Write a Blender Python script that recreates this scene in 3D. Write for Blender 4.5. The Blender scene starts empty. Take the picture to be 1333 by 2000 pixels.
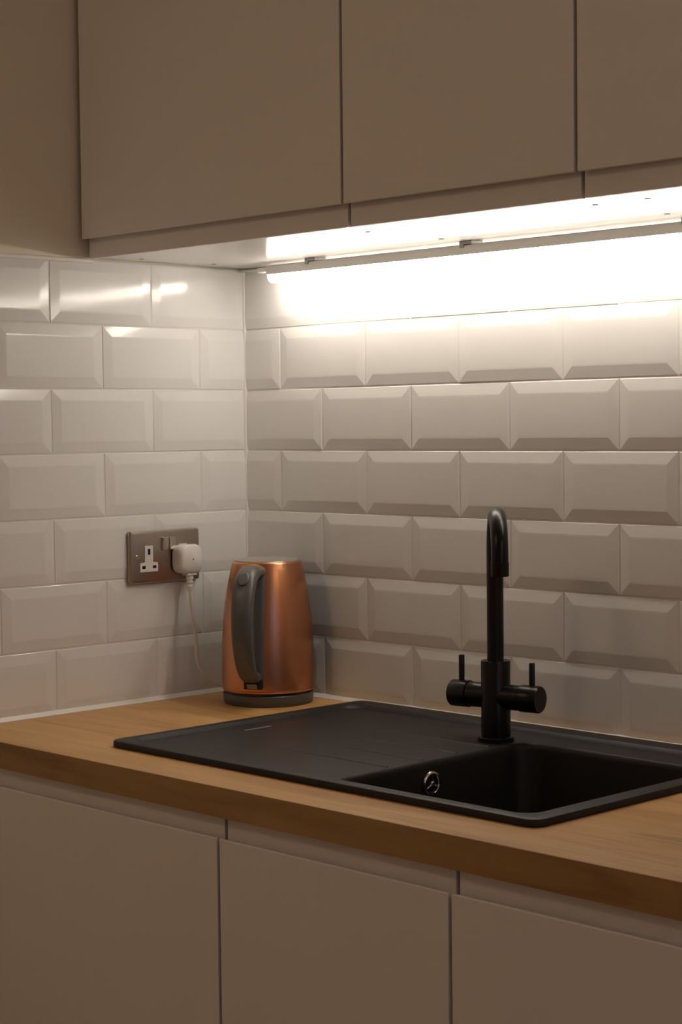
import bpy, bmesh, math, random
from mathutils import Vector, Matrix
random.seed(7)
S = bpy.context.scene
COL = S.collection
ZT = 0.91                       # worktop surface above the floor; all heights below are given from the worktop

# ------------------------------------------------------------------ camera
cd = bpy.data.cameras.new('camera')
cam = bpy.data.objects.new('camera', cd); COL.objects.link(cam)
Fv = Vector((-0.71533663, 0.69724455, -0.04629846))
Rv = Vector((0.6983113, 0.71571236, -0.01082347))
Uv = Vector((-0.02558978, 0.04007316, 0.99886901))
M = Matrix((Rv, Uv, -Fv)).transposed().to_4x4()
M.translation = Vector((2.36322784, -2.07639723, 0.44728868 + ZT))
cam.matrix_world = M
cd.sensor_fit = 'HORIZONTAL'; cd.sensor_width = 36.0
cd.lens = 3557.4281 / 1333 * 36.0
cd.clip_start = 0.05; cd.clip_end = 50
S.camera = cam

# ------------------------------------------------------------------ world, exposure
w = bpy.data.worlds.new('world'); S.world = w; w.use_nodes = True
w.node_tree.nodes['Background'].inputs[0].default_value = (1.0, 0.72, 0.48, 1)
w.node_tree.nodes['Background'].inputs[1].default_value = 0.0
S.view_settings.view_transform = 'Standard'
S.view_settings.look = 'None'
S.view_settings.gamma = 1.0
S.view_settings.use_curve_mapping = False
S.view_settings.exposure = 0.19
TUBE_STRENGTH = 23.8            # under-cabinet LED batten
TUBE_COLOUR = (1.0, 0.90, 0.77)
FILL_LAMP_STRENGTH = (6.6, 8.2)     # two added ceiling fill lamps, unseen: over the left, across on the right
FILL_LAMP_COLOUR = (1.0, 0.73, 0.46)
ADDED_WINDOW_STRENGTH = 1.0           # dim blue glow of an added, unseen window
S.cycles.max_bounces = 7
S.cycles.diffuse_bounces = 4
S.cycles.glossy_bounces = 4
S.cycles.sample_clamp_indirect = 6.0
S.cycles.caustics_reflective = False

# ------------------------------------------------------------------ materials
def mat(name, col, rough=0.5, metal=0.0, spec=0.5, coat=0.0, bump=None, var=None, aniso=0.0, emit=None):
    m = bpy.data.materials.new(name); m.use_nodes = True
    nt = m.node_tree; b = nt.nodes['Principled BSDF']
    b.inputs['Base Color'].default_value = (*col, 1)
    b.inputs['Roughness'].default_value = rough
    b.inputs['Metallic'].default_value = metal
    b.inputs['Specular IOR Level'].default_value = spec
    b.inputs['Coat Weight'].default_value = coat
    b.inputs['Anisotropic'].default_value = aniso
    tc = nt.nodes.new('ShaderNodeTexCoord')
    if var:                     # (scale vector, second colour)
        sc, c2 = var
        mp = nt.nodes.new('ShaderNodeMapping'); mp.inputs['Scale'].default_value = sc
        nz = nt.nodes.new('ShaderNodeTexNoise'); nz.inputs['Scale'].default_value = 1; nz.inputs['Detail'].default_value = 4
        mx = nt.nodes.new('ShaderNodeMix'); mx.data_type = 'RGBA'
        nt.links.new(tc.outputs['Object'], mp.inputs[0]); nt.links.new(mp.outputs[0], nz.inputs[0])
        nt.links.new(nz.outputs[0], mx.inputs[0])
        mx.inputs[6].default_value = (*col, 1); mx.inputs[7].default_value = (*c2, 1)
        nt.links.new(mx.outputs[2], b.inputs['Base Color'])
    if bump:                    # (scale vector, strength, distance)
        sc, st, ds = bump
        mp = nt.nodes.new('ShaderNodeMapping'); mp.inputs['Scale'].default_value = sc
        nz = nt.nodes.new('ShaderNodeTexNoise'); nz.inputs['Scale'].default_value = 1; nz.inputs['Detail'].default_value = 2
        bp = nt.nodes.new('ShaderNodeBump'); bp.inputs['Strength'].default_value = st; bp.inputs['Distance'].default_value = ds
        nt.links.new(tc.outputs['Object'], mp.inputs[0]); nt.links.new(mp.outputs[0], nz.inputs[0])
        nt.links.new(nz.outputs[0], bp.inputs['Height']); nt.links.new(bp.outputs[0], b.inputs['Normal'])
    if emit:
        c, s = emit
        b.inputs['Emission Color'].default_value = (*c, 1); b.inputs['Emission Strength'].default_value = s
    return m

MT = {}
MT['glaze'] = mat('tile_glaze', (0.85, 0.84, 0.825), 0.13, spec=0.5, bump=((16, 16, 16), 0.10, 0.004))
MT['grout'] = mat('grout', (0.80, 0.78, 0.74), 0.8)
MT['silicone'] = mat('white_silicone', (0.85, 0.83, 0.80), 0.35)
MT['paint'] = mat('wall_paint', (0.88, 0.80, 0.64), 0.75, bump=((160, 160, 160), 0.08, 0.001))
MT['ceiling'] = mat('ceiling_paint', (0.85, 0.84, 0.82), 0.8)
MT['floor'] = mat('floor_vinyl', (0.52, 0.35, 0.20), 0.45, var=((2, 30, 1), (0.42, 0.27, 0.14)))
MT['door'] = mat('door_matt_cashmere', (0.80, 0.765, 0.715), 0.42, spec=0.4)
MT['carcass'] = mat('carcass_white', (0.80, 0.785, 0.76), 0.20, spec=0.5, bump=((3, 90, 3), 0.05, 0.001))
MT['carcass_grey'] = mat('carcass_grey', (0.16, 0.145, 0.13), 0.5)  # darkened to put shade into the gaps between the doors
MT['dark_gap'] = mat('dark_hole', (0.03, 0.025, 0.02), 0.8)
MT['sink'] = mat('sink_black_composite', (0.0105, 0.0090, 0.0090), 0.50, spec=0.38, bump=((900, 900, 900), 0.12, 0.0006))
MT['tap'] = mat('tap_matt_black', (0.004, 0.004, 0.004), 0.29, spec=0.30)
MT['chrome'] = mat('chrome', (0.75, 0.74, 0.72), 0.15, metal=1.0)
MT['chrome_dark'] = mat('chrome_dull', (0.30, 0.30, 0.30), 0.3, metal=1.0)
MT['steel'] = mat('brushed_steel', (0.46, 0.41, 0.36), 0.34, metal=1.0, bump=((6, 20, 900), 0.10, 0.0005))
MT['steel_bright'] = mat('polished_steel', (0.70, 0.66, 0.60), 0.22, metal=1.0)
MT['plastic_white'] = mat('plastic_white', (0.82, 0.79, 0.77), 0.30)
MT['cable_white'] = mat('cable_white', (0.70, 0.66, 0.62), 0.45)
MT['plastic_grey'] = mat('plastic_grey', (0.105, 0.103, 0.097), 0.36)
MT['plastic_grey_dark'] = mat('plastic_dark_grey', (0.085, 0.082, 0.075), 0.38)
MT['black'] = mat('plastic_black', (0.01, 0.01, 0.01), 0.25)
MT['copper'] = mat('copper_satin', (0.64, 0.295, 0.155), 0.30, metal=1.0, bump=((700, 700, 6), 0.05, 0.0004))
MT['lid_metal'] = mat('lid_satin_metal', (0.42, 0.40, 0.36), 0.36, metal=0.6)
MT['housing'] = mat('light_housing', (0.86, 0.84, 0.80), 0.45)
MT['badge'] = mat('badge_grey', (0.42, 0.41, 0.40), 0.4, metal=0.5)
MT['tube'] = mat('led_diffuser', (0.9, 0.9, 0.88), 0.4, emit=(TUBE_COLOUR, TUBE_STRENGTH))
for k in (0, 1): MT['lamp%d' % k] = mat('fill_lamp_glass', (0.9, 0.88, 0.84), 0.4, emit=(FILL_LAMP_COLOUR, FILL_LAMP_STRENGTH[k]))
MT['dusk'] = mat('added_dusk_pane', (0.02, 0.03, 0.05), 0.1, emit=((0.35, 0.5, 1.0), ADDED_WINDOW_STRENGTH))
MT['white_frame'] = mat('white_frame', (0.8, 0.8, 0.78), 0.4)

def wood(name, k0, figure):
    m = bpy.data.materials.new(name); m.use_nodes = True
    nt = m.node_tree; b = nt.nodes['Principled BSDF']; N = nt.nodes.new; L = nt.links.new
    tc = N('ShaderNodeTexCoord')
    def noise(scale, detail, dist=0.0):
        mp = N('ShaderNodeMapping'); mp.inputs['Scale'].default_value = scale
        nz = N('ShaderNodeTexNoise'); nz.inputs['Scale'].default_value = 1; nz.inputs['Detail'].default_value = detail
        nz.inputs['Distortion'].default_value = dist
        L(tc.outputs['Object'], mp.inputs[0]); L(mp.outputs[0], nz.inputs[0]); return nz.outputs[0]
    n1 = noise((3.0, 26, 26), 5, 0.8); n2 = noise((9, 190, 190), 4); n3 = noise((1.2, 7, 7), 2)
    a = N('ShaderNodeMath'); a.operation = 'MULTIPLY_ADD'; L(n1, a.inputs[0]); a.inputs[1].default_value = 0.62
    c = N('ShaderNodeMath'); c.operation = 'MULTIPLY'; L(n2, c.inputs[0]); c.inputs[1].default_value = 0.20; L(c.outputs[0], a.inputs[2])
    d = N('ShaderNodeMath'); d.operation = 'MULTIPLY_ADD'; L(n3, d.inputs[0]); d.inputs[1].default_value = 0.30; L(a.outputs[0], d.inputs[2])
    r = N('ShaderNodeValToRGB'); L(d.outputs[0], r.inputs[0])
    e = r.color_ramp.elements
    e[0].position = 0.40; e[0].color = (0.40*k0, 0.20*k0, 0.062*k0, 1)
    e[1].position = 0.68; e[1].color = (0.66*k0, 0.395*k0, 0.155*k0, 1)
    k = r.color_ramp.elements.new(0.53); k.color = (0.565*k0, 0.315*k0, 0.112*k0, 1)
    # a long darker figure in the printed grain, right of the sink
    mp = N('ShaderNodeMapping'); mp.vector_type = 'TEXTURE'
    mp.inputs['Location'].default_value = (1.235, -0.462, 0); mp.inputs['Rotation'].default_value = (0, 0, 0.10)
    mp.inputs['Scale'].default_value = (0.085, 0.011, 0.02)
    gr = N('ShaderNodeTexGradient'); gr.gradient_type = 'SPHERICAL'
    L(tc.outputs['Object'], mp.inputs[0]); L(mp.outputs[0], gr.inputs[0])
    mr = N('ShaderNodeMapRange'); mr.inputs[1].default_value = 0.0; mr.inputs[2].default_value = 0.35; mr.inputs[4].default_value = 0.75 if figure else 0.0
    L(gr.outputs[0], mr.inputs[0])
    mx = N('ShaderNodeMix'); mx.data_type = 'RGBA'; L(mr.outputs[0], mx.inputs[0]); L(r.outputs[0], mx.inputs[6])
    mx.inputs[7].default_value = (0.36, 0.20, 0.065, 1)
    L(mx.outputs[2], b.inputs['Base Color'])
    b.inputs['Roughness'].default_value = 0.42
    bp = N('ShaderNodeBump'); bp.inputs['Strength'].default_value = 0.12; bp.inputs['Distance'].default_value = 0.0006
    L(n2, bp.inputs['Height']); L(bp.outputs[0], b.inputs['Normal'])
    return m
MT['wood'] = wood('oak_laminate', 1.0, True)
MT['edge'] = wood('oak_front_edge', 0.60, False)  # same oak recipe in a darker tone for the worktop's front face

# ------------------------------------------------------------------ helpers
BASE = {}
def prop(o, label=None, cat=None, group=None, kind=None):
    if label: o['label'] = label
    if cat: o['category'] = cat
    if group: o['group'] = group
    if kind: o['kind'] = kind
    return o
def empty(name, base, label, cat, group=None):
    o = bpy.data.objects.new(name, None); COL.objects.link(o); o.empty_display_size = 0.05
    o.location = (base[0], base[1], base[2] + ZT); BASE[o] = Vector(base)
    return prop(o, label, cat, group)
def mk(name, bm, m, parent=None, base=(0, 0, 0), smooth=None, bevel=0.0):
    """bm is in worktop coordinates; becomes one mesh object, local to its thing"""
    b = BASE[parent] if parent else Vector(base)
    bmesh.ops.recalc_face_normals(bm, faces=bm.faces)
    bmesh.ops.translate(bm, vec=-b, verts=bm.verts)
    me = bpy.data.meshes.new(name); bm.to_mesh(me); bm.free()
    me.materials.append(MT[m])
    o = bpy.data.objects.new(name, me); COL.objects.link(o)
    BASE[o] = b
    if parent: o.parent = parent
    else: o.location = (b.x, b.y, b.z + ZT)
    if smooth is not None:
        for p in me.polygons: p.use_smooth = True
        me.set_sharp_from_angle(angle=math.radians(smooth))
    if bevel:
        md = o.modifiers.new('bevel', 'BEVEL'); md.width = bevel; md.segments = 2; md.limit_method = 'ANGLE'
        md.angle_limit = math.radians(40)
    return o
def box(bm, x0, x1, y0, y1, z0, z1):
    v = [bm.verts.new((x, y, z)) for x in (x0, x1) for y in (y0, y1) for z in (z0, z1)]
    for f in ((0, 1, 3, 2), (4, 6, 7, 5), (0, 4, 5, 1), (2, 3, 7, 6), (0, 2, 6, 4), (1, 5, 7, 3)):
        bm.faces.new([v[i] for i in f])
    return v
def B(*a):
    bm = bmesh.new(); box(bm, *a); return bm
def loops(bm, rings, cap0=True, cap1=True):
    """rings of equally many points, skinned"""
    R = [[bm.verts.new(p) for p in r] for r in rings]
    n = len(R[0])
    for a, b in zip(R[:-1], R[1:]):
        for i in range(n):
            j = (i + 1) % n
            bm.faces.new((a[i], a[j], b[j], b[i]))
    if cap0: bm.faces.new(R[0][::-1])
    if cap1: bm.faces.new(R[-1])
    return R
def lathe(prof, c, seg=48, cap0=True, cap1=True, axis=None):
    """prof: (radius, height) along axis from c"""
    bm = bmesh.new(); c = Vector(c); a = Vector(axis or (0, 0, 1)).normalized()
    u = a.orthogonal().normalized(); v = a.cross(u)
    loops(bm, [[c + a * h + (u * math.cos(t) + v * math.sin(t)) * r for t in [2 * math.pi * i / seg for i in range(seg)]] for r, h in prof], cap0, cap1)
    return bm
def merge(bm, other):
    me = bpy.data.meshes.new('tmp'); other.to_mesh(me); other.free(); bm.from_mesh(me); bpy.data.meshes.remove(me)
def catmull(P, n=8):
    P = [Vector(p) for p in P]; Q = [2 * P[0] - P[1]] + P + [2 * P[-1] - P[-2]]; out = []
    for i in range(1, len(Q) - 2):
        p0, p1, p2, p3 = Q[i - 1:i + 3]
        for k in range(n):
            t = k / n
            out.append(0.5 * (2 * p1 + (p2 - p0) * t + (2 * p0 - 5 * p1 + 4 * p2 - p3) * t * t + (3 * p1 - p0 - 3 * p2 + p3) * t ** 3))
    out.append(P[-1]); return out
def sweep(path, rad, seg=14, side=None, cap=True):
    """tube along a path; rad a number or list of (half width along side, half depth)"""
    bm = bmesh.new(); path = [Vector(p) for p in path]; rings = []; prev = None
    for i, p in enumerate(path):
        t = (path[min(i + 1, len(path) - 1)] - path[max(i - 1, 0)]).normalized()
        if side is not None: u = Vector(side)
        else:
            u = prev if prev else t.orthogonal()
        u = (u - t * u.dot(t)).normalized(); prev = u; v = t.cross(u)
        r = rad[i] if isinstance(rad, list) else (rad, rad)
        rings.append([p + u * math.cos(a) * r[0] + v * math.sin(a) * r[1] for a in [2 * math.pi * k / seg for k in range(seg)]])
    loops(bm, rings, cap, cap); return bm
def extrude_x(prof, x0, x1):
    bm = bmesh.new()
    loops(bm, [[(x, y, z) for y, z in prof] for x in (x0, x1)]); return bm
def rrect(x0, x1, y0, y1, r, z, n=6):
    P = []
    for cx, cy, a0 in ((x1 - r, y1 - r, 0), (x0 + r, y1 - r, 90), (x0 + r, y0 + r, 180), (x1 - r, y0 + r, 270)):
        for k in range(n + 1):
            a = math.radians(a0 + 90 * k / n); P.append((cx + r * math.cos(a), cy + r * math.sin(a), z))
    return P

# ------------------------------------------------------------------ room shell
RX, RY, ZC, ZF = 3.9, -3.6, 1.56, -ZT
def struct(name, bm, m, label, **k): return prop(mk(name, bm, m, **k), label, kind='structure')
struct('floor', B(-0.1, RX + .1, RY - .1, 0.1, ZF - .1, ZF), 'floor', 'brown vinyl kitchen floor')
struct('ceiling', B(-0.1, RX + .1, RY - .1, 0.1, ZC, ZC + .1), 'ceiling', 'plain white ceiling')
wall_back = struct('wall_back', B(0, RX + .1, 0.006, 0.1, ZF, ZC), 'paint', 'back wall with bevelled white metro tiles above the worktop')
wall_left = struct('wall_left', B(-0.1, -0.006, RY, 0.1, ZF, ZC), 'paint', 'cream painted side wall with bevelled white metro tiles')
struct('wall_right', B(RX, RX + .1, RY, 0.006, ZF, ZC), 'paint', 'painted wall across the room')
struct('wall_front', B(-0.006, RX, RY - .1, RY, ZF, ZC), 'paint', 'painted wall behind the camera')

# tiles: 200 x 100 bevelled metro tiles in running bond
PX, PZ, NR = 0.202, 0.1026, 7
TW, TH, BV, BH = 0.1998, 0.1000, 0.0180, 0.0020
def tile_bm(w_, h_):
    bm = bmesh.new(); rings = []
    for ins, d in ((0, 0.0058), (0, 0.0005), (0.0006, 0.0), (BV - 0.0010, -BH * 0.955), (BV + 0.0014, -BH)):
        rings.append([(-w_ / 2 + ins, d, -h_ / 2 + ins), (w_ / 2 - ins, d, -h_ / 2 + ins), (w_ / 2 - ins, d, h_ / 2 - ins), (-w_ / 2 + ins, d, h_ / 2 - ins)])
    loops(bm, rings); bmesh.ops.recalc_face_normals(bm, faces=bm.faces); return bm
def tile_mesh(c0=None, c1=None):
    bm = tile_bm(TW, TH)
    for c, s in ((c0, -1), (c1, 1)):
        if c is not None:
            r = bmesh.ops.bisect_plane(bm, geom=bm.verts[:] + bm.edges[:] + bm.faces[:], plane_co=(c, 0, 0), plane_no=(s, 0, 0), clear_outer=True)
            bmesh.ops.holes_fill(bm, edges=[e for e in bm.edges if e.is_boundary])
    me = bpy.data.meshes.new('tile'); bm.to_mesh(me); bm.free(); me.materials.append(MT['glaze']); return me
FULL = tile_mesh(); CUTS = {}
def lay(wall, off, length, rot):
    for r in range(NR):
        zc = r * PZ + PZ / 2
        k0 = 0 if r % 2 == 0 else 1                     # rows A, C, E, G have joints at even half steps
        k = k0 - 2
        while off + k * PX / 2 < length:
            a = off + k * PX / 2; b = a + PX; k += 2
            if b < 0.012: continue
            cen = (a + b) / 2
            c0 = round(0.0015 - cen, 4) if a < 0 else None
            c1 = round(length - cen, 4) if b > length else None
            if c0 is None and c1 is None: me = FULL
            else:
                key = (c0, c1)
                if key not in CUTS: CUTS[key] = tile_mesh(*key)
                me = CUTS[key]
            o = bpy.data.objects.new('tile', me); COL.objects.link(o); o.parent = wall
            t = [math.radians(random.gauss(0, 0.13)) for _ in range(2)]
            q = Matrix.Rotation(t[0], 4, 'X') @ Matrix.Rotation(t[1], 4, 'Z')
            if rot: o.matrix_local = Matrix.Translation((0, -cen, zc)) @ Matrix.Rotation(math.radians(90), 4, 'Z') @ Matrix.Rotation(0, 4, 'Z') @ q
            else: o.matrix_local = Matrix.Translation((cen, 0, zc)) @ q
TLB, TLL = 1.66, 0.66
lay(wall_back, -0.0108, TLB, False)
def lay_left():
    # left wall: local tile x runs along -y, face towards +x
    global CUTS
    CUTS = {}
    for r in range(NR):
        zc = r * PZ + PZ / 2
        k = (0 if r % 2 == 0 else 1) - 2
        while 0.0007 + k * PX / 2 < TLL:
            a = 0.0007 + k * PX / 2; b = a + PX; k += 2
            if b < 0.012: continue
            cen = (a + b) / 2
            c0 = round(cen - 0.0015, 4) if a < 0 else None      # clip on the corner side: local +x is towards the corner
            c1 = round(cen - TLL, 4) if b > TLL else None
            if c0 is None and c1 is None: me = FULL
            else:
                if (c0, c1) not in CUTS: CUTS[(c0, c1)] = tile_mesh(c1, c0)
                me = CUTS[(c0, c1)]
            o = bpy.data.objects.new('tile', me); COL.objects.link(o); o.parent = wall_left
            t = [math.radians(random.gauss(0, 0.13)) for _ in range(2)]
            o.matrix_local = Matrix.Translation((0, -cen, zc)) @ Matrix.Rotation(math.radians(90), 4, 'Z') @ Matrix.Rotation(t[0], 4, 'X') @ Matrix.Rotation(t[1], 4, 'Z')
lay_left()
mk('grout_bed', B(0.0012, TLB, 0.0006, 0.0062, 0.0, NR * PZ), 'grout', wall_back)
mk('grout_bed', B(-0.0062, -0.0006, -TLL, 0.0, 0.0, NR * PZ), 'grout', wall_left)
# white plastic tile trim on top of the side wall's tiles, silicone beads along the worktop
struct('trim_1', B(-0.006, 0.004, -TLL, -0.322, NR * PZ - 0.006, NR * PZ + 0.0012), 'silicone', 'thin white trim along the top of the side wall tiles', bevel=0.002)
struct('trim_2', extrude_x([(0.0, 0.0002), (-0.006, 0.0002), (-0.0035, 0.0025), (-0.0012, 0.006), (0.0, 0.007)], 0.0, TLB), 'silicone', 'white silicone bead between worktop and back wall tiles', smooth=60)
bm = bmesh.new()
loops(bm, [[(x, y, z) for x, z in [(0.0, 0.0002), (0.006, 0.0002), (0.0035, 0.0025), (0.0012, 0.006), (0.0, 0.007)]] for y in (-0.60, 0.0)])
struct('trim_3', bm, 'silicone', 'white silicone bead between worktop and side wall tiles', smooth=60)

bm = bmesh.new(); loops(bm, [[(-0.001, 0.001, z), (0.0052, 0.001, z), (0.0030, -0.0030, z), (-0.001, -0.0052, z)] for z in (0.002, NR * PZ - 0.0005)])
struct('trim_6', bm, 'silicone', 'white silicone bead in the tiled corner')

# added window glowing blue for the kettle's streak (right wall, unseen)
win = struct('added_window_1', B(RX - 0.004, RX - 0.001, -2.25, -1.35, 0.05, 1.15), 'dusk', 'added window pane glowing dusk blue')
for a in ((-2.31, -2.25, -0.01, 1.21), (-1.35, -1.29, -0.01, 1.21), (-1.83, -1.77, 0.05, 1.15), (-2.25, -1.35, -0.01, 0.05), (-2.25, -1.35, 1.15, 1.21)):
    mk('added_window_frame', B(RX - 0.03, RX - 0.0005, *a), 'white_frame', win, bevel=0.003)

# ------------------------------------------------------------------ added ceiling fill lamps to light doors and walls (unseen)
for k, (LP, lab) in enumerate((((0.32, -2.15, ZC), 'added round ceiling fill lamp near the painted side wall'), ((3.3, -0.85, ZC), 'added round ceiling fill lamp across the room from the sink'))):
    cl = empty('fill_lamp', LP, lab, 'lamp', 'added ceiling fill lamps')
    mk('mount', lathe([(0.10, 0), (0.10, -0.03), (0.09, -0.04)], LP), 'white_frame', cl, smooth=40)
    mk('shade', lathe([(0.17, -0.041), (0.19, -0.06), (0.16, -0.11), (0.07, -0.135)], LP, 16), 'lamp%d' % k, cl, smooth=50)

# ------------------------------------------------------------------ worktop with cut-out
YF = -0.612
def ring_plate(x0, x1, y0, y1, hx0, hx1, hy0, hy1, z0, z1):
    bm = bmesh.new()
    def q(z): return [[bm.verts.new((x, y, z)) for x, y in ((a, c), (b, c), (b, d), (a, d))] for a, b, c, d in ((x0, x1, y0, y1), (hx0, hx1, hy0, hy1))]
    lo, hi = q(z0), q(z1)
    for i in range(4):
        j = (i + 1) % 4
        bm.faces.new((hi[0][i], hi[0][j], hi[1][j], hi[1][i])); bm.faces.new((lo[0][j], lo[0][i], lo[1][i], lo[1][j]))
        bm.faces.new((lo[0][i], lo[0][j], hi[0][j], hi[0][i])); bm.faces.new((lo[1][j], lo[1][i], hi[1][i], hi[1][j]))
    return bm
wt = mk('worktop', ring_plate(0.0, 1.64, YF + 0.0012, 0.0, 0.316, 1.062, -0.5125, -0.042, -0.0385, 0.0), 'wood', base=(0, 0, 0), bevel=0.0012)
prop(wt, 'oak-look wooden worktop running under the tiles with the black sink set in', 'worktop')

prop(mk('front_edge', B(0.0, 1.64, YF, YF + 0.0012, -0.0385, -0.0003), 'edge', wt), 'worktop front edge in a darker oak tone')

# ------------------------------------------------------------------ base and wall cabinets with J-pull doors
def jdoor(parent, x0, x1, yf, zlip, zend, ztip, up):
    """slab whose edge at zlip is scooped into a finger pull; a thinner back leaf runs on to ztip"""
    s = 1 if up else -1
    g = []
    for k in range(0, 9):
        a = math.pi * k / 8
        g.append((yf + 0.0045 + 0.0045 * (1 - math.cos(a)), zlip - s * 0.013 * math.sin(a)))
    prof = [(yf, zend), (yf, zlip - s * 0.0010), (yf + 0.0010, zlip), (yf + 0.0037, zlip)] + g[:-1] + [(yf + 0.0135, zlip - s * 0.004), (yf + 0.0135, zlip - s * 0.02), (yf + 0.0135, zend)]
    d = mk('door', extrude_x(prof, x0, x1), 'door', parent, bevel=0.0006)
    mk('grip_strip', B(x0, x1, yf + 0.0137, yf + 0.022, min(zend, ztip), max(zend, ztip)), 'door', d, bevel=0.0006)
    return d
GAP = 0.0028
base_units = [(0.034, 0.6335, 'cream handleless base cabinet in the corner, left of the sink bowl', 0.69),
              (0.6335, 1.0255, 'narrow cream handleless base cabinet under the sink bowl', -0.24),
              (1.0255, 1.6255, 'cream handleless base cabinet at the right edge of the photo', -0.24)]
for x0, x1, lab, cut in base_units:
    t = empty('base_cabinet', ((x0 + x1) / 2, -0.3, ZF), lab, 'cabinet', 'cream base cabinets under the worktop')
    bm = bmesh.new()
    left_top = -0.0395 if x0 < 0.1 else -0.24
    right_top = -0.0395 if x1 > 1.1 else -0.24
    if x0 < 0.1: left_top, right_top = -0.0395, -0.0395
    zb = -0.76
    y0 = YF + 0.0235
    box(bm, x0 + 0.0005, x0 + 0.0185, y0, -0.03, zb, left_top)
    box(bm, x1 - 0.0185, x1 - 0.0005, y0, -0.03, zb, right_top)
    box(bm, x0 + 0.0185, x1 - 0.0185, y0, -0.03, zb, zb + 0.018)
    box(bm, x0 + 0.0185, x1 - 0.0185, -0.048, -0.03, zb + 0.018, -0.24)
    for lx in (x0 + 0.05, x1 - 0.05):
        for ly in (-0.52, -0.08): box(bm, lx - 0.02, lx + 0.02, ly - 0.02, ly + 0.02, ZF, zb)
    mk('carcass', bm, 'carcass_grey', t)
    jdoor(t, x0 + GAP, x1 - GAP, YF, -0.0655, zb, -0.0415, True)
struct('trim_4', B(0.003, 1.62, -0.555, -0.545, ZF, -0.762), 'door', 'recessed cream plinth below the base cabinets')
struct('trim_5', B(0.0, 0.0335, YF + 0.0137, YF + 0.03, -0.76, -0.0405), 'door', 'cream filler strip between base cabinet and side wall')

YU, ZU = -0.345, 0.7205
wall_units = [(0.004, 0.5955, 'cream handleless wall cabinet against the painted side wall'),
              (0.5955, 0.9945, 'narrow cream handleless wall cabinet, middle of the three'),
              (0.9945, 1.5945, 'cream handleless wall cabinet at the right edge of the photo')]
for i, (x0, x1, lab) in enumerate(wall_units):
    t = empty('wall_cabinet', ((x0 + x1) / 2, -0.16, ZU), lab, 'cabinet', 'cream wall cabinets above the tiles')
    bm = bmesh.new(); y0 = YU + 0.0235; z1 = 1.44
    mk('bottom_panel', B(x0 + 0.0004, x1 - 0.0004, y0, 0.0055, ZU, ZU + 0.018), 'carcass', t)
    box(bm, x0 + 0.0004, x1 - 0.0004, y0, 0.0055, z1 - 0.018, z1)
    box(bm, x0 + 0.0004, x0 + 0.0184, y0, 0.0055, ZU + 0.018, z1 - 0.018)
    box(bm, x1 - 0.0184, x1 - 0.0004, y0, 0.0055, ZU + 0.018, z1 - 0.018)
    box(bm, x0 + 0.0184, x1 - 0.0184, -0.004, 0.0055, ZU + 0.018, z1 - 0.018)
    mk('carcass', bm, 'carcass_grey', t)
    jdoor(t, x0 + GAP, x1 - GAP, YU, 0.7490, z1, 0.7190, False)
    for hx in ((x0 + 0.04, x1 - 0.04) if i != 1 else (x1 - 0.04,)):
        for hy in (-0.256, -0.104):
            h = mk('fixing_hole', lathe([(0.0042, -0.0004), (0.0042, 0.0008)], (hx, hy, ZU), 16), 'dark_gap', t)

# ------------------------------------------------------------------ under-cabinet light
LX0, LX1, LY = 0.1185, 1.08, -0.044
ul = empty('under_cabinet_light', (LX0, LY, 0.6865), 'long glowing white LED batten fixed under the wall cabinets', 'light')
HW = 0.011
mk('housing', extrude_x([(LY - HW, 0.7005), (LY - HW, 0.7140), (LY - HW + 0.002, 0.7155), (LY + HW - 0.002, 0.7155), (LY + HW, 0.7140), (LY + HW, 0.7005)], LX0, LX1), 'housing', ul, smooth=30)
dp = [(LY + HW * 0.96 * math.cos(a), 0.7003 - 0.0135 * math.sin(a) ** 0.8) for a in [math.pi * k / 8 for k in range(9)]]
bm = bmesh.new(); rings = []
for x, s in ((LX0 - 0.0005, 0.75), (LX0 + 0.0012, 0.92), (LX0 + 0.004, 1.0), (LX0+.25,1.0),(LX0+.5,1.0),(LX0+.75,1.0), (LX1 - 0.004, 1.0), (LX1, 0.8)):
    rings.append([(x, LY + (y - LY) * s, 0.7003 + (z - 0.7003) * s) for y, z in dp])
loops(bm, rings)
mk('diffuser', bm, 'tube', ul, smooth=50)
for cx in (0.225, 0.56, 0.955):
    bm = bmesh.new(); box(bm, cx - 0.012, cx + 0.012, LY - HW - 0.0015, LY + HW + 0.0015, 0.7155, 0.7203)
    box(bm, cx - 0.012, cx - 0.004, LY - HW - 0.0015, LY - HW - 0.0003, 0.7110, 0.7155)
    mk('clip', bm, 'chrome_dark', ul)
bm = sweep(catmull([(LX0 + 0.001, LY, 0.709), (0.105, LY + 0.004, 0.7095), (0.085, LY + 0.018, 0.711), (0.06, LY + 0.03, 0.7135), (0.03, -0.014, 0.715), (0.006, -0.0105, 0.716)], 6), 0.0024, 8)
mk('power_lead', bm, 'cable_white', ul, smooth=60)
mk('lead_connector', B(0.090, 0.1215, LY - 0.006, LY + 0.008, 0.7055, 0.7135), 'plastic_white', ul, bevel=0.0015)

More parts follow.
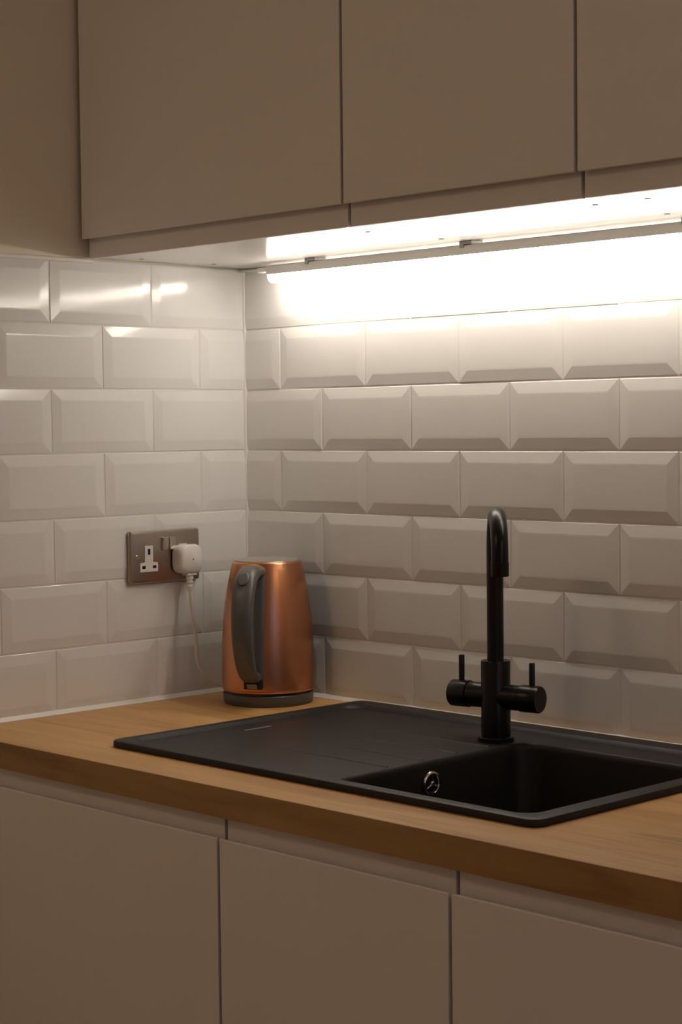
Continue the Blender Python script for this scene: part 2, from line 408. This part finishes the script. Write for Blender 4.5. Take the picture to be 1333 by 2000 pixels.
# ------------------------------------------------------------------ sink
SX0, SX1, SY0, SY1 = 0.297, 1.079, -0.528, -0.0205
sk = empty('sink', ((SX0 + SX1) / 2, (SY0 + SY1) / 2, 0), 'black composite inset sink with drainer on the left and one bowl', 'sink')
bm = bmesh.new()
def rr(i, z, r=0.018): return rrect(SX0 + i, SX1 - i, SY0 + i, SY1 - i, r - i * 0.5, z)
R = loops(bm, [rr(0.006, 0.0002), rr(0.0008, 0.0004), rr(0.0, 0.0015), rr(0.0, 0.0072), rr(0.0010, 0.0090), rr(0.0032, 0.0098), rr(0.012, 0.0098)], False, False)
BX0, BX1, BY0, BY1 = 0.7235, 1.0480, -0.5035, -0.122
def rec(i, z): return rrect(SX0 + 0.021 + i, 1.0515 - i, -0.5070 + i, -0.062 - i, 0.026, z)
recT = [bm.verts.new(p) for p in rec(-0.003, 0.0098)]; recM = [bm.verts.new(p) for p in rec(0.0002, 0.0070)]; recB = [bm.verts.new(p) for p in rec(0.0022, 0.0045)]
def fillring(a, b):
    n = len(a)
    for i in range(n):
        j = (i + 1) % n; bm.faces.new((a[i], a[j], b[j], b[i]))
fillring(R[-1], recT); fillring(recT, recM); fillring(recM, recB)
bwl = [bm.verts.new(p) for p in rrect(BX0, BX1, BY0, BY1, 0.030, 0.0045)]
ed = [bm.edges.get((recB[i], recB[(i + 1) % len(recB)])) for i in range(len(recB))]
ed += [bm.edges.new((bwl[i], bwl[(i + 1) % len(bwl)])) for i in range(len(bwl))]
bmesh.ops.triangle_fill(bm, edges=ed, use_beauty=True)
mk('deck', bm, 'sink', sk, smooth=35)
bm = bmesh.new(); rings = []
for ins, z in ((0.0, 0.0045), (0.0012, 0.0035), (0.0028, 0.001), (0.0035, -0.004), (0.009, -0.155), (0.013, -0.170), (0.022, -0.180), (0.036, -0.184)):
    rings.append(rrect(BX0 + ins, BX1 - ins, BY0 + ins, BY1 - ins, 0.030 + ins * 0.3, z))
for ins, z in ((0.036, -0.190), (0.013, -0.186), (0.003, -0.165), (-0.004, -0.04), (-0.004, -0.003)):
    rings.append(rrect(BX0 + ins, BX1 - ins, BY0 + ins, BY1 - ins, 0.030, z))
R = loops(bm, rings, False, False)
bm.faces.new(R[7]); bm.faces.new(R[8][::-1])
bmesh.ops.delete(bm, geom=[f for f in bm.faces if set(f.verts) <= set(R[7] + R[8]) and len(f.verts) == 4 and {v in R[7] for v in f.verts} == {True, False}], context='FACES_ONLY')
mk('bowl', bm, 'sink', sk, smooth=40)
for yy in (-0.19, -0.257, -0.324, -0.391):
    bm = bmesh.new(); n = 10; xs = [0.47 + (0.716 - 0.47) * k / n for k in range(n + 1)]
    loops(bm, [[(x, yy - 0.0022, 0.0044), (x, yy - 0.0009, 0.0045 + 0.0011 * min(1, k / 5)), (x, yy + 0.0009, 0.0045 + 0.0011 * min(1, k / 5)), (x, yy + 0.0022, 0.0044)] for k, x in enumerate(xs)])
    mk('drainer_rib', bm, 'sink', sk, smooth=50)
prop(mk('badge', B(0.3585, 0.3625, -0.326, -0.274, 0.0046, 0.0052), 'badge', sk), 'small grey badge')
# overflow on the bowl's drainer-side wall, strainer in the floor of the bowl
oc = Vector((BX0 + 0.0052, -0.3215, -0.025))
ov = mk('overflow', lathe([(0.0165, 0.0), (0.0165, 0.002), (0.0150, 0.0036), (0.0128, 0.0036), (0.0115, 0.0018), (0.0115, 0.0006)], oc, 32, axis=(1, 0, 0.03)), 'chrome', sk, smooth=50)
prop(ov, 'chrome overflow ring')
mk('overflow_hole', lathe([(0.0113, 0.0007), (0.0113, 0.0011)], oc, 24, axis=(1, 0, 0.03)), 'black', ov)
for a in (90, 210, 330):
    a = math.radians(a); d = Vector((0, math.cos(a), math.sin(a)))
    mk('spoke', sweep([oc + Vector((0.0022, 0, 0)), oc + Vector((0.0022, 0, 0)) + d * 0.0118], 0.0012, 8), 'chrome', ov, smooth=60)
mk('screw', lathe([(0.0035, 0.0012), (0.0035, 0.003), (0.0025, 0.004)], oc, 16, axis=(1, 0, 0.03)), 'chrome', ov, smooth=50)
mk('strainer', lathe([(0.045, 0.0), (0.045, 0.002), (0.040, 0.003), (0.034, 0.0015), (0.012, 0.001), (0.010, 0.006), (0.004, 0.008)], ((BX0 + BX1) / 2, -0.31, -0.1838), 36), 'chrome', sk, smooth=50)

# ------------------------------------------------------------------ tap
TX, TY = 0.688, -0.143
tp = empty('tap', (TX, TY, 0.0045), 'matt black mixer tap with swan neck spout and two lever handles', 'tap')
mk('base_flange', lathe([(0.0255, 0.0046), (0.0255, 0.0095), (0.0240, 0.0112), (0.0212, 0.0114)], (TX, TY, 0)), 'tap', tp, smooth=40)
mk('body', lathe([(0.0208, 0.0114), (0.0208, 0.1165), (0.0200, 0.1182), (0.0125, 0.1184)], (TX, TY, 0)), 'tap', tp, smooth=40)
sd = Vector((0.70, -0.714, 0)).normalized(); RA = 0.0535; zc = 0.3358 - 0.0118 - RA
path = [Vector((TX, TY, z)) for z in (0.115, 0.16, 0.20, zc)]
c0 = Vector((TX, TY, zc)) + sd * RA
for k in range(1, 25):
    a = math.pi - math.pi * k / 24; path.append(c0 + sd * math.cos(a) * RA + Vector((0, 0, math.sin(a) * RA)))
end = path[-1]
path.append(end + Vector((0, 0, -0.006)))
sp = mk('spout', sweep(path, 0.0118, 28, side=sd.cross(Vector((0, 0, 1)))), 'tap', tp, smooth=50)
mk('nozzle', lathe([(0.0124, -0.006), (0.0124, -0.0245), (0.0117, -0.0255), (0.0100, -0.0255), (0.0095, -0.022)], end, 28), 'tap', sp, smooth=40)
ha = Vector((0.984, 0.178, 0)).normalized(); hc = Vector((TX, TY, 0.0675))
for s in (-1, 1):
    a = ha * s
    mk('valve_arm', lathe([(0.0178, 0.010), (0.0178, 0.0415), (0.0168, 0.0420)], hc, 36, axis=a), 'tap', tp, smooth=40)
    k = mk('handle', lathe([(0.0168, 0.0423), (0.0190, 0.0428), (0.0190, 0.0700), (0.0176, 0.0718), (0.004, 0.0719)], hc, 36, axis=a), 'tap', tp, smooth=40)
    lb = hc + a * (0.0560 if s < 0 else 0.0585); lt = 0.0550 if s < 0 else 0.0505
    mk('lever', lathe([(0.0042, 0.012), (0.0042, lt - 0.001), (0.0034, lt)], lb, 16), 'tap', k, smooth=40)

# ------------------------------------------------------------------ kettle and its power base
KX, KY = 0.150, -0.090
kb = empty('kettle_stand', (KX, KY, 0), 'round grey power stand under the copper kettle with white cable and plug', 'kettle stand')
mk('base_disc', lathe([(0.0715, 0.0), (0.0730, 0.0015), (0.0742, 0.010), (0.0742, 0.0165), (0.0730, 0.0178), (0.060, 0.0180)], (KX, KY, 0), 64), 'plastic_grey_dark', kb, smooth=40)
PLY = -0.1545
cab = [(0.030, PLY, 0.186), (0.031, PLY + 0.001, 0.176), (0.034, -0.1525, 0.140), (0.038, -0.1490, 0.095), (0.042, -0.1500, 0.062), (0.048, -0.142, 0.042), (0.058, -0.127, 0.027), (0.072, -0.112, 0.018), (0.086, -0.104, 0.0115)]
mk('cable', sweep(catmull(cab, 7), 0.0032, 12), 'cable_white', kb, smooth=60)
# UK plug
bm = bmesh.new(); rings = []
def plugring(x, hy, zb, zt, r): return [(x, PLY + p[0], p[1]) for p in rrect(-hy, hy, zb, zt, r, 0)]
rings = []
for x, hy, zb, zt, r in ((0.0138, 0.0215, 0.2105, 0.2540, 0.012), (0.0145, 0.0235, 0.2090, 0.2560, 0.013), (0.030, 0.0240, 0.2085, 0.2570, 0.014), (0.0365, 0.0225, 0.2095, 0.2560, 0.014), (0.0392, 0.0195, 0.2125, 0.2530, 0.013)):
    P = rrect(-hy, hy, zb, zt, r, 0); rings.append([(x, PLY + p[0], p[1]) for p in P])
loops(bm, rings)
pg = mk('plug', bm, 'plastic_white', kb, smooth=45)
mk('fuse_mark', lathe([(0.0012, 0.0), (0.0012, 0.0004)], (0.0391, PLY + 0.001, 0.2325), 12, axis=(1, 0, 0)), 'plastic_grey', pg)
bm = bmesh.new(); box(bm, 0.0225, 0.0375, PLY - 0.010, PLY + 0.010, 0.2055, 0.2090); mk('cord_clamp', bm, 'plastic_white', pg, bevel=0.001)
mk('strain_relief', lathe([(0.0062, 0.2060), (0.0064, 0.1995), (0.0050, 0.1985), (0.0050, 0.1965), (0.0060, 0.1955), (0.0058, 0.1925), (0.0046, 0.1915), (0.0046, 0.1895), (0.0055, 0.1885), (0.0052, 0.1855), (0.0040, 0.1845), (0.0040, 0.1805), (0.0033, 0.1795)], (0.030, PLY, 0), 20), 'plastic_white', pg, smooth=40)

kt = empty('kettle', (KX, KY, 0.018), 'copper coloured jug kettle with grey handle in the tiled corner', 'kettle')
mk('bottom_ring', lathe([(0.062, 0.0181), (0.0705, 0.0183), (0.0705, 0.0218), (0.060, 0.0219)], (KX, KY, 0), 64), 'black', kt, smooth=40)
prof = [(0.0700, 0.0220), (0.0742, 0.0222), (0.0748, 0.0235), (0.0748, 0.0250), (0.0742, 0.0256), (0.0750, 0.0262), (0.0757, 0.040), (0.0758, 0.060), (0.0755, 0.085), (0.0744, 0.110), (0.0727, 0.135), (0.0700, 0.160), (0.0668, 0.182), (0.0636, 0.200), (0.0598, 0.217), (0.0568, 0.228), (0.0560, 0.2305), (0.0545, 0.2318), (0.0535, 0.2318)]
def kr(z):
    P = [q for q in prof if q[1] > 0.026]
    for (r0, z0), (r1, z1) in zip(P[:-1], P[1:]):
        if z0 <= z <= z1: return r0 + (r1 - r0) * (z - z0) / (z1 - z0)
    return P[0][0] if z < P[0][1] else P[-1][0]
mk('body', lathe(prof, (KX, KY, 0), 96, True, False), 'copper', kt, smooth=40)
mk('lid', lathe([(0.0534, 0.2300), (0.0534, 0.2325), (0.0528, 0.2334), (0.042, 0.2356), (0.028, 0.2372), (0.012, 0.2380), (0.002, 0.2381)], (KX, KY, 0), 64), 'lid_metal', kt, smooth=40)
hd = Vector((0.503, -0.864, 0)).normalized(); hs = Vector((0, 0, 1)).cross(hd)      # outward, sideways
def kp(r, z, s=0.0): return Vector((KX, KY, 0)) + hd * r + hs * s + Vector((0, 0, z))
# grey strip the handle grows from
bm = bmesh.new(); zs = [0.034 + (0.218 - 0.034) * k / 16 for k in range(17)]; G = []
for z in zs:
    row = []
    for k in range(-4, 5):
        wv = 0.0188 * k / 4; r = kr(z) + (0.0016 if abs(k) < 4 else -0.001)
        a = wv / kr(z)
        row.append(bm.verts.new(Vector((KX, KY, z)) + (hd * math.cos(a) + hs * math.sin(a)) * r))
    G.append(row)
for a, b in zip(G[:-1], G[1:]):
    for i in range(8): bm.faces.new((a[i], a[i + 1], b[i + 1], b[i]))
bk = [[bm.verts.new(Vector((KX, KY, z)) + (hd * math.cos(s) + hs * math.sin(s)) * (kr(z) - 0.003)) for s in (-0.0188 / kr(z), 0.0188 / kr(z))] for z in zs]
for i in range(len(zs) - 1):
    bm.faces.new((G[i][0], G[i + 1][0], bk[i + 1][0], bk[i][0])); bm.faces.new((G[i + 1][-1], G[i][-1], bk[i][1], bk[i + 1][1])); bm.faces.new((bk[i][0], bk[i + 1][0], bk[i + 1][1], bk[i][1]))
bm.faces.new(G[0] + bk[0][::-1]); bm.faces.new(G[-1] + bk[-1][::-1])
mk('handle_strip', bm, 'plastic_grey', kt, smooth=50)
hp = catmull([kp(0.050, 0.2165), kp(0.066, 0.2190), kp(0.087, 0.2180), kp(0.106, 0.2085), kp(0.120, 0.190), kp(0.1280, 0.164), kp(0.1300, 0.136), kp(0.1270, 0.108), kp(0.119, 0.082), kp(0.107, 0.062), kp(0.091, 0.0520), kp(0.072, 0.0490)], 6)
n = len(hp); rad = []
for i in range(n):
    t = i / (n - 1)
    rad.append((0.0163 + 0.003 * math.sin(math.pi * t) - 0.003 * t, 0.0090 + 0.0022 * math.sin(math.pi * min(1, t * 1.2))))
bm = bmesh.new(); rings = []
for i, p in enumerate(hp):
    t = (hp[min(i + 1, n - 1)] - hp[max(i - 1, 0)]).normalized(); nrm = hs.cross(t)
    rw, rd = rad[i]; ring = []
    for k in range(24):
        a = 2 * math.pi * k / 24; c, s = math.cos(a), math.sin(a)
        sq = lambda v: math.copysign(abs(v) ** 0.72, v)
        ring.append(p + hs * sq(c) * rw + nrm * sq(s) * rd)
    rings.append(ring)
loops(bm, rings)
hn = mk('handle', bm, 'plastic_grey', kt, smooth=60)
# lid release button set into the crown of the handle, following its slope
bp_ = hp[20]; tb = (hp[22] - hp[18]).normalized(); nb = tb.cross(hs)
if nb.dot(hd) < 0: nb = -nb
bm = bmesh.new(); rings = []
for h, s in ((0.006, 1.0), (0.0126, 1.0), (0.0138, 0.9), (0.0141, 0.6)):
    rings.append([bp_ + nb * h + hs * math.cos(a) * 0.0100 * s + tb * math.sin(a) * 0.0130 * s for a in [2 * math.pi * k / 28 for k in range(28)]])
loops(bm, rings)
mk('lid_button', bm, 'plastic_grey', hn, smooth=45)
# on/off rocker at the foot of the handle
sw = bmesh.new()
def obox(bm, c, u, v, w_, a, b, d):
    vs = [bm.verts.new(c + u * i * a + v * j * b + w_ * k * d) for i in (-1, 1) for j in (-1, 1) for k in (-1, 1)]
    for f in ((0, 1, 3, 2), (4, 6, 7, 5), (0, 4, 5, 1), (2, 3, 7, 6), (0, 2, 6, 4), (1, 5, 7, 3)): bm.faces.new([vs[i] for i in f])
Zv = Vector((0, 0, 1))
obox(sw, kp(0.0775, 0.0385), hs, Zv, hd, 0.0155, 0.0080, 0.0040)
s1 = mk('switch_housing', sw, 'black', kt, bevel=0.0015)
sw = bmesh.new(); obox(sw, kp(0.084, 0.0365), hs, (Zv + hd * 0.4).normalized(), (hd - Zv * 0.4).normalized(), 0.0085, 0.0045, 0.0022)
mk('switch_lever', sw, 'chrome_dark', s1, bevel=0.001)

# ------------------------------------------------------------------ double socket
SY, SZ = -0.1895, 0.2390
so = empty('wall_socket', (0.0, SY, SZ - 0.043), 'brushed steel double wall socket with white plug in one outlet', 'socket')
bm = bmesh.new(); rings = []
for x, i, r in ((-0.0005, 0, 0.004), (0.0085, 0, 0.004), (0.0108, 0.0016, 0.004), (0.0118, 0.0050, 0.004)):
    rings.append([(x, SY + p[0], SZ + p[1]) for p in rrect(-0.073 + i, 0.073 - i, -0.043 + i, 0.043 - i, r, 0, 4)])
loops(bm, rings)
mk('faceplate', bm, 'steel', so, smooth=25)
FX = 0.0118
for cy in (-0.036, 0.036):
    yy = SY + cy
    bm = bmesh.new()
    pts = [(-0.0185, -0.0245), (0.0185, -0.0245), (0.0185, -0.0095), (0.0085, -0.0085), (0.0085, 0.0185), (-0.0085, 0.0185), (-0.0085, -0.0085), (-0.0185, -0.0095)]
    loops(bm, [[(x, yy + a, SZ + b) for a, b in pts] for x in (FX - 0.002, FX + 0.0012)])
    ins = mk('outlet_insert', bm, 'plastic_white', so, bevel=0.0006)
    for a, b, ww, hh in ((0.0, 0.0085, 0.0024, 0.0048), (-0.0110, -0.0165, 0.0034, 0.0024), (0.0110, -0.0165, 0.0034, 0.0024)):
        mk('pin_slot', B(FX + 0.0011, FX + 0.0015, yy + a - ww, yy + a + ww, SZ + b - hh, SZ + b + hh), 'black', ins)
for cy, tilt in ((-0.0075, 0.10), (0.0075, -0.10)):
    bm = bmesh.new(); box(bm, -0.004, 0.0050, -0.0058, 0.0058, -0.0108, 0.0108)
    bmesh.ops.rotate(bm, verts=bm.verts, matrix=Matrix.Rotation(tilt, 3, 'Y'))
    bmesh.ops.translate(bm, verts=bm.verts, vec=(FX, SY + cy + 0.004, SZ + 0.0205))
    mk('rocker_switch', bm, 'steel_bright', so, bevel=0.0008)
for cy in (-0.0605, 0.0605):
    sc_ = mk('screw', lathe([(0.0040, -0.0005), (0.0040, 0.0006), (0.0032, 0.0013)], (FX, SY + cy, SZ), 16, axis=(1, 0, 0)), 'steel_bright', so, smooth=40)
